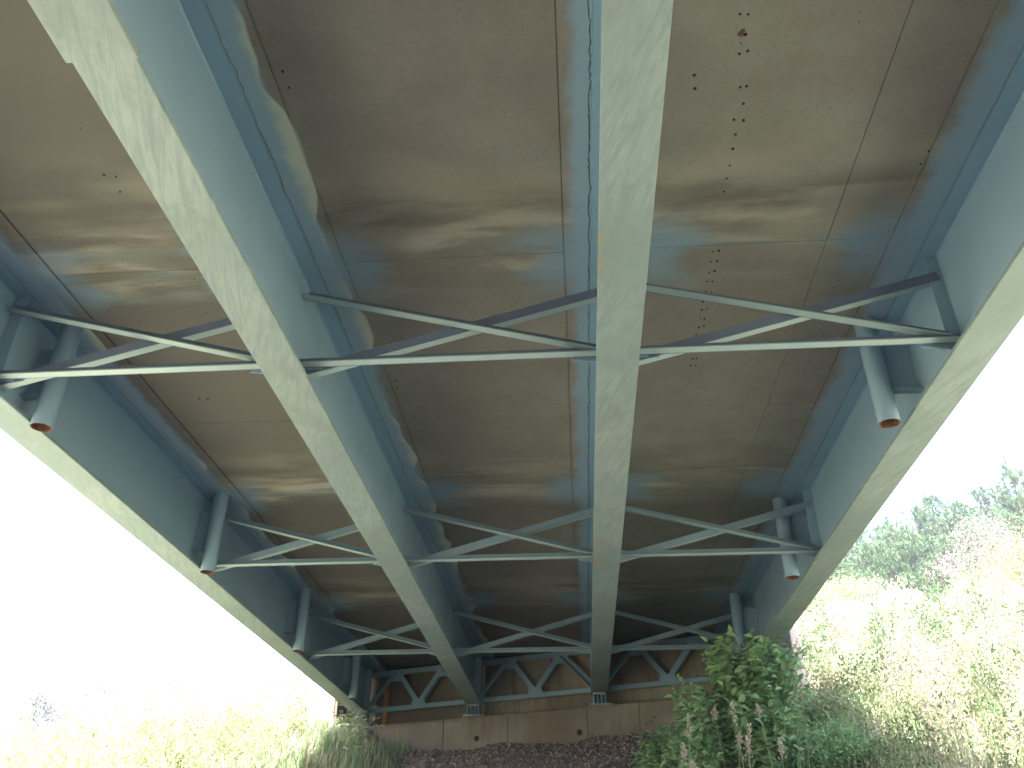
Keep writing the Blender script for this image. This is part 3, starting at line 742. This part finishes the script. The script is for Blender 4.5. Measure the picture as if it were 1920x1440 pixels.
shrub('broadleaf_shrub', root_at(1240, 1440, 12.6),
      blob_tips([(1235, 1385, 40, 30, 12.8, 1), (1215, 1420, 30, 25, 12.6, 1), (1270, 1420, 40, 30, 12.5, 1)], 50, r),
      0.11, 0.5, L_GREEN, 'low dark bush at the right edge of the gravel', 'shrub', nl=12, seed=54, stemr=0.007)
shrub('vine', root_at(1487, 1400, 12.0), [at(1491+r.normal(0, 4), y_, 12.0) for y_ in (1150, 1200, 1225, 1260, 1300, 1340)],
      0.10, 0.55, L_YEL, 'thin yellowish stem standing in front of the right wing wall', 'vine', nl=5, seed=55, stemr=0.006, sag=0.0, frac=0.5)
shrub('leafy_weed', root_at(665, 1400, 16.4), blob_tips([(655, 1335, 22, 22, 16.4, 1), (690, 1345, 20, 18, 16.5, 1)], 16, r), 0.13, 0.5, L_YEL,
      'broad-leaved weed below the left girder end, by the left wing wall', 'weed', nl=7, seed=56, stemr=0.005)
# saplings on the left slope
for i, (px, py, hpx, d, lab) in enumerate([(285, 1262, 130, 19, 'tallest yellow-leaved sapling on the left slope'), (295, 1365, 90, 17, 'young yellow sapling low in the left foreground, below the tallest one'),
                                           (470, 1330, 70, 19, 'small yellow leaved sapling near the bridge on the left slope'), (215, 1400, 60, 17, 'low yellow weed near the bottom left corner'),
                                           (385, 1300, 60, 22, 'pale sapling midway along the left slope')]):
    rt_ = root_at(px, 1430, d)
    tips = [at(px+r.normal(0, 13), py+r.random()*hpx, d+r.normal(0, 0.15)) for _ in range(16)]
    shrub('sapling', rt_, tips, 0.11, 0.55, L_YEL, lab, 'sapling', nl=6, seed=60+i, group='saplings on the left slope', stemr=0.006, sag=0.1)

# seed-headed weeds in front of the shrub
def seedweed(px, py, d, ln, label):
    top = at(px, py, d); base = (top.x+r.normal(0, .1), top.y+r.normal(0, .1), gz(top.x, top.y)-0.02)
    t0 = empty('seedhead_weed', base); tag(t0, label, 'weed', 'weeds with brown seed heads')
    b = Vector(base); mid = b.lerp(top, 0.6)+Vector((r.normal(0, .04), 0, 0.03))
    MB().tube([b, b.lerp(mid, .5), mid, mid.lerp(top, .6), top], [0.006, 0.006, 0.005, 0.004, 0.003], 5).build('stalk', L_YEL, t0)
    n = 90; t = r.random(n); ax = (mid-top).normalized()
    P = np.array([(top+ax*(tt*ln))[:] for tt in t])+r.normal(0, 0.012, (n, 3))*(0.6+1.4*t[:, None])
    leaves('seed_head', P, rdir(n, r, 0.8), np.full(n, 0.032), np.full(n, 0.016), L_PINK, t0, seed=int(px))
sw = [(1290, 1342, 11.2, .22, 'brown seed head leaning left, highest before the small sapling'), (1281, 1397, 11.0, .18, 'short reddish seed head lowest at the left of the weeds'),
      (1297, 1428, 10.9, .10, 'small pale seed head at the bottom edge of the picture'), (1372, 1318, 11.2, .22, 'tall tan seed head in front of the middle of the shrub'),
      (1405, 1358, 11.0, .24, 'pinkish seed head right of the tall tan one'), (1400, 1384, 11.0, .20, 'rusty brown seed head below the pinkish one'),
      (1385, 1374, 11.3, .14, 'faded seed head behind the rusty brown one'), (1338, 1330, 11.6, .12, 'thin dark red seed head left of the tall tan one'),
      (1462, 1385, 11.2, .18, 'pale pink seed head at the right among bright leaves'), (1420, 1322, 11.6, .12, 'tan seed head high on the right of the shrub')]
for s in sw: seedweed(*s)
# arching pale grass tuft
n = 60; P = []
c = at(1330, 1475, 10.9)
P = np.stack([c.x+r.normal(0, .12, n), c.y+r.normal(0, .1, n), np.full(n, gz(c.x, c.y))], -1)
tag(blades('grass_tuft', P, r.uniform(0.45, 0.85, n), np.full(n, 0.014), 0.7, L_YEL, seed=71, bend=1.0), 'tuft of arching pale green grass blades at the bottom edge before the shrub', 'grass')

# bushes on the right hillside
def bush(name, px, py, rx, ry, d, n, leaf, mat, label, cat, seed, group=None, hang=False):
    r = np.random.default_rng(seed); c = at(px, py, d); sc = d/F_PX*1.12
    root = (c.x, c.y, gz(c.x, c.y)-0.1); t0 = empty(name, root); tag(t0, label, cat, group)
    rx, ry = rx*sc*1.25, ry*sc*1.25
    leaf = leaf*0.85; n = int(n*1.4); c = Vector((c.x, c.y, max(c.z, gz(c.x, c.y)+ry*0.55)))
    nc = 22; cs = r.normal(0, 1, (nc, 3)); cs /= np.linalg.norm(cs, axis=1, keepdims=True); cs *= r.random((nc, 1))**0.4
    cs = cs*np.array([rx, rx, ry])*0.75+np.array(c[:])
    k = r.integers(0, nc, n); P = cs[k]+r.normal(0, 1, (n, 3))*np.array([rx, rx, ry])*0.20
    k = P[:, 2] > gz(c.x, c.y)-0.2; P = P[k]; n = len(P)
    D = rdir(n, r, -1.6 if hang else 0.2); L = leaf*r.uniform(0.6, 1.3, n)
    leaves('foliage', P, D, L, L*(0.3 if hang else 0.5), mat, t0, seed=seed)
    m = MB()
    for q in cs[:10]: m.tube([root, Vector(root).lerp(Vector(q), 0.5)+Vector((r.normal(0, .1), 0, .1)), q], [0.03, 0.02, 0.01], 4, cap=False)
    m.build('branch', MBK, t0)
    return t0
G_ = 'bushes on the right hillside'
bush('vine_covered_stump', 1675, 1160, 42, 50, 30, 1700, 0.16, L_DRY, 'dry vine hanging over a broken stump on the right hillside', 'stump', 81, hang=True)
bush('bush', 1850, 1120, 45, 40, 36, 2400, 0.14, L_YEL, 'yellow green bush at the right edge below the pinkish tree', 'bush', 82, G_)
bush('bush', 1905, 1075, 40, 60, 40, 2600, 0.15, L_YEL, 'tall yellow green bush cut by the right edge of the picture', 'bush', 83, G_)
bush('bush', 1762, 1138, 34, 26, 43, 2200, 0.16, L_PINE, 'dark green bush just right of the vine covered stump', 'bush', 84, G_)
bush('bush', 1560, 1110, 45, 22, 42, 1500, 0.16, L_YEL, 'bright bush beside the lower edge of the right girder', 'bush', 85, G_)
bush('bush', 1620, 1115, 30, 20, 44, 1000, 0.16, L_MEADOW, 'green bush left of the vine covered stump', 'bush', 86, G_)
bush('bush', 1830, 1200, 50, 36, 24, 2600, 0.09, L_MEADOW, 'rounded olive bush in the middle of the right slope', 'bush', 87, G_)
bush('bush', 1880, 1320, 55, 40, 17, 2600, 0.07, L_MEADOW, 'leafy green clump low at the right edge', 'bush', 88, G_)
bush('bush', 1590, 1310, 50, 50, 15, 2600, 0.07, L_MEADOW, 'sunlit leafy clump right of the broad-leaved shrub', 'bush', 89, G_)
bush('bush', 1575, 1400, 60, 40, 12.5, 2800, 0.06, L_GREEN, 'grey green leafy clump near the bottom edge right of the shrub', 'bush', 90, G_)
bush('bush', 1740, 1385, 70, 35, 13.5, 2600, 0.06, L_MEADOW, 'low spreading weeds clump in the lower right corner area', 'bush', 91, G_)
bush('bush', 1545, 1230, 40, 40, 22, 2000, 0.09, L_MEADOW, 'leafy clump directly right of the right wing wall', 'bush', 92, G_)
bush('bush', 1700, 1270, 60, 26, 19, 1800, 0.08, L_DRY, 'tan dried clump in the middle of the right slope', 'bush', 93, G_)
for i_, (a_, lab_) in enumerate([((1640, 1225, 36, 24, 22, 2600, 0.07), 'bleached bush on the near slope below the vine covered stump'), ((1760, 1215, 34, 26, 25, 2600, 0.075), 'tan bush between the vine covered stump and the rounded olive bush'),
        ((1680, 1330, 50, 28, 15.5, 3000, 0.05), 'brownish dry clump right of the sunlit leafy clump'), ((1820, 1290, 36, 30, 18, 2600, 0.055), 'dried clump above the corner weeds'),
        ((1610, 1180, 30, 24, 28, 2200, 0.08), 'pale bush left below the vine covered stump'), ((1900, 1190, 36, 26, 27, 2200, 0.08), 'pale dry bush at the right edge above the leafy clump')]):
    bush('dry_bush', *a_, (L_DRY, L_TWIG)[i_ % 2], lab_, 'bush', 110+i_, G_)
bush('bare_tree', 1850, 1020, 55, 45, 48, 2600, 0.14, L_TWIG, 'pinkish brown twiggy tree in front of the pines', 'tree', 94)
bush('bare_tree', 1780, 1075, 40, 26, 46, 1500, 0.14, L_TWIG, 'low pinkish thicket left of the twiggy tree', 'tree', 95)
# far left growth
GL = 'faint trees beyond the left slope'
bush('distant_bush', 62, 1335, 38, 30, 42, 4500, 0.16, L_GREY, 'dark greyish bush standing at the far left', 'bush', 96, GL)
bush('distant_bush', 195, 1280, 30, 26, 60, 900, 0.3, L_PALE, 'pale bluish tree left of the middle of the left slope', 'tree', 97, GL)
bush('distant_bush', 330, 1275, 34, 30, 55, 1000, 0.3, L_PALE, 'faint green tree nearest the bridge beyond the left slope', 'tree', 98, GL)
bush('distant_bush', 135, 1310, 22, 20, 50, 600, 0.26, L_PALE, 'small faint tree beside the greyish bush', 'tree', 99, GL)

# pale plumes standing against the dark bush
r = np.random.default_rng(140)
for i in range(11):
    px, py, d = 1722+i*8.5+r.normal(0, 3), 1128+r.uniform(-8, 16), 31+r.normal(0, .5)
    top = at(px, py, d); base = Vector((top.x, top.y, gz(top.x, top.y)-0.02)); t0 = empty('plume_weed', base)
    tag(t0, 'pale fluffy seed head on a thin stem in front of the dark green bush', 'weed', 'pale plumes below the pines')
    MB().tube([base, base.lerp(top, .5)+Vector((.03, 0, 0)), top], [0.012, 0.01, 0.008], 4).build('stalk', L_DRY, t0)
    n = 70; P = np.array([top[:]]*n)+r.normal(0, 1, (n, 3))*[0.055, 0.055, 0.085]
    leaves('seed_head', P, rdir(n, r, 0.4), np.full(n, 0.08), np.full(n, 0.045), L_DRY, t0, seed=i)
# crumpled white scrap in the weeds
p = at(1868, 1296, 16.5); p.z = max(p.z, gz(p.x, p.y)+0.45)
sm = bpy.data.meshes.new('white_scrap'); g5 = 6
sv = [(p.x+(i/(g5-1)-.5)*0.13+r.normal(0, .008)+(.5-j/(g5-1))*0.10, p.y+r.normal(0, .014), p.z+(j/(g5-1)-.5)*0.26+r.normal(0, .006)) for j in range(g5) for i in range(g5)]
sm.from_pydata(sv, [], [(j*g5+i, j*g5+i+1, (j+1)*g5+i+1, (j+1)*g5+i) for j in range(g5-1) for i in range(g5-1)])
mw_ = Mat('white_sheet', 0.6, 0.3); mw_.base((0.8, 0.8, 0.8)); so = link('white_scrap', sm, None, mw_.m)
sof = so.modifiers.new('thick', 'SOLIDIFY'); sof.thickness = 0.003
tag(so, 'small crumpled white scrap caught upright in the weeds near the right edge', 'scrap')

# pines on the ridge
def pine(px, top_py, d, wid, label, seed):
    r = np.random.default_rng(seed); c = at(px, top_py, d); g0 = gz(c.x, c.y); H = c.z-g0
    t0 = empty('pine_tree', (c.x, c.y, g0)); tag(t0, label, 'tree', 'pine trees on the right ridge')
    m = MB(); lean = r.normal(0, 0.15)
    m.tube([(c.x, c.y, g0-0.3), (c.x+lean*.5, c.y, g0+H*.5), (c.x+lean, c.y, g0+H*.97)], [0.16, 0.10, 0.02], 7)
    P = []; D = []
    nb_ = int(H*9)
    for i in range(nb_):
        t = 0.10+0.90*(i/nb_)**0.9; zb = g0+H*t; a = r.uniform(0, 6.28); ln = wid*(1-t)**0.62*r.uniform(0.55, 1.1)+0.2
        dv = Vector((math.cos(a), math.sin(a), 0.18+0.5*t)); p0 = Vector((c.x+lean*t, c.y, zb)); p1 = p0+dv*ln*0.6; p2 = p0+dv*ln+Vector((0, 0, 0.16*ln))
        m.tube([p0, p1, p2], [0.035, 0.02, 0.008], 4, cap=False)
        nt_ = max(3, int(ln*5.5))
        for j in range(nt_):
            s = 0.25+0.75*(j+r.random())/nt_; tp = p0.lerp(p2, s)+Vector(r.normal(0, 0.13, 3)); k = 20
            dd = rdir(k, r, 0.9)+np.array((dv*0.4)[:])
            P.append(np.tile(np.array(tp[:]), (k, 1))+r.normal(0, .05, (k, 3))); D.append(dd)
    m.build('trunk', MBK, t0)
    P = np.concatenate(P); D = np.concatenate(D); n = len(P)
    leaves('crown', P, D, r.uniform(0.18, 0.36, n), r.uniform(0.035, 0.07, n), L_PINE, t0, seed=seed)
    return n
pl = [(1600, 1005, 58, 2.4, 'leftmost pine, emerging from behind the right girder'), (1655, 985, 62, 2.6, 'second pine from the girder on the ridge line'),
      (1705, 962, 60, 2.6, 'rounded pine left of the notch in the tree line'), (1745, 935, 64, 2.6, 'broad pine in the middle of the ridge line'),
      (1790, 950, 56, 2.5, 'pine just right of the middle, a little lower'), (1835, 925, 62, 2.6, 'pine left of the tallest dark one'),
      (1890, 885, 56, 2.8, 'tallest dark pine near the right edge'), (1950, 900, 58, 2.8, 'pine cut by the right edge of the picture'),
      (1640, 1040, 50, 2.4, 'lower pine in the front row near the girder'), (1700, 1030, 50, 2.5, 'front row pine below the notch'),
      (1760, 1020, 51, 2.5, 'front row pine left of the pinkish tree'), (1570, 1050, 52, 2.2, 'small front pine half hidden by the girder'),
      (1825, 1000, 53, 2.4, 'pine behind the pinkish twiggy tree'), (1900, 975, 54, 2.5, 'dense pine below the tallest one'),
      (1725, 1075, 46, 1.8, 'short dark pine at the foot of the front row'), (1610, 1078, 47, 1.6, 'lowest small pine right beside the girder'), (1675, 1000, 56, 2.4, 'pine filling the gap in the second row')]
for i, a in enumerate(pl): pine(*a, 200+i)

# the wood behind the pines, too dense to tell trunks apart
r = np.random.default_rng(300); P = []
for i in range(90):
    px = r.uniform(1540, 2050); d = r.uniform(56, 72); top = np.interp(px, [1540, 1600, 1700, 1760, 1850, 1920, 2050], [1065, 1025, 985, 960, 965, 925, 920])+r.uniform(0, 70)
    c = at(px, top, d); k = 420
    v = r.normal(0, 1, (k, 3)); v /= np.linalg.norm(v, axis=1, keepdims=True)
    P.append(np.array(c[:])[None]-[0, 0, 1.5]+v*np.array([1.7, 1.7, 1.9])*r.random((k, 1))**0.4)
P = np.concatenate(P); n = len(P)
tag(leaves('wood', P, rdir(n, r, 0.8), r.uniform(0.3, 0.55, n), r.uniform(0.08, 0.16, n), L_PINE, seed=301), 'dense wood of pines closing the ridge behind the front trees', 'wood', kind='stuff')

# ------------------------------------------------------------------ haze
hz = MB().box(-430, 430, -170, 650, -14, 46).build('haze', None)
hm = bpy.data.materials.new('haze'); hm.use_nodes = True; t = hm.node_tree; t.nodes.clear()
o_ = t.nodes.new('ShaderNodeOutputMaterial'); v_ = t.nodes.new('ShaderNodeVolumePrincipled')
v_.inputs['Color'].default_value = (0.93, 0.96, 1.0, 1); v_.inputs['Density'].default_value = HAZE; v_.inputs['Anisotropy'].default_value = 0.3
t.links.new(v_.outputs[0], o_.inputs['Volume']); hz.data.materials.append(hm); tag(hz, kind='stuff')
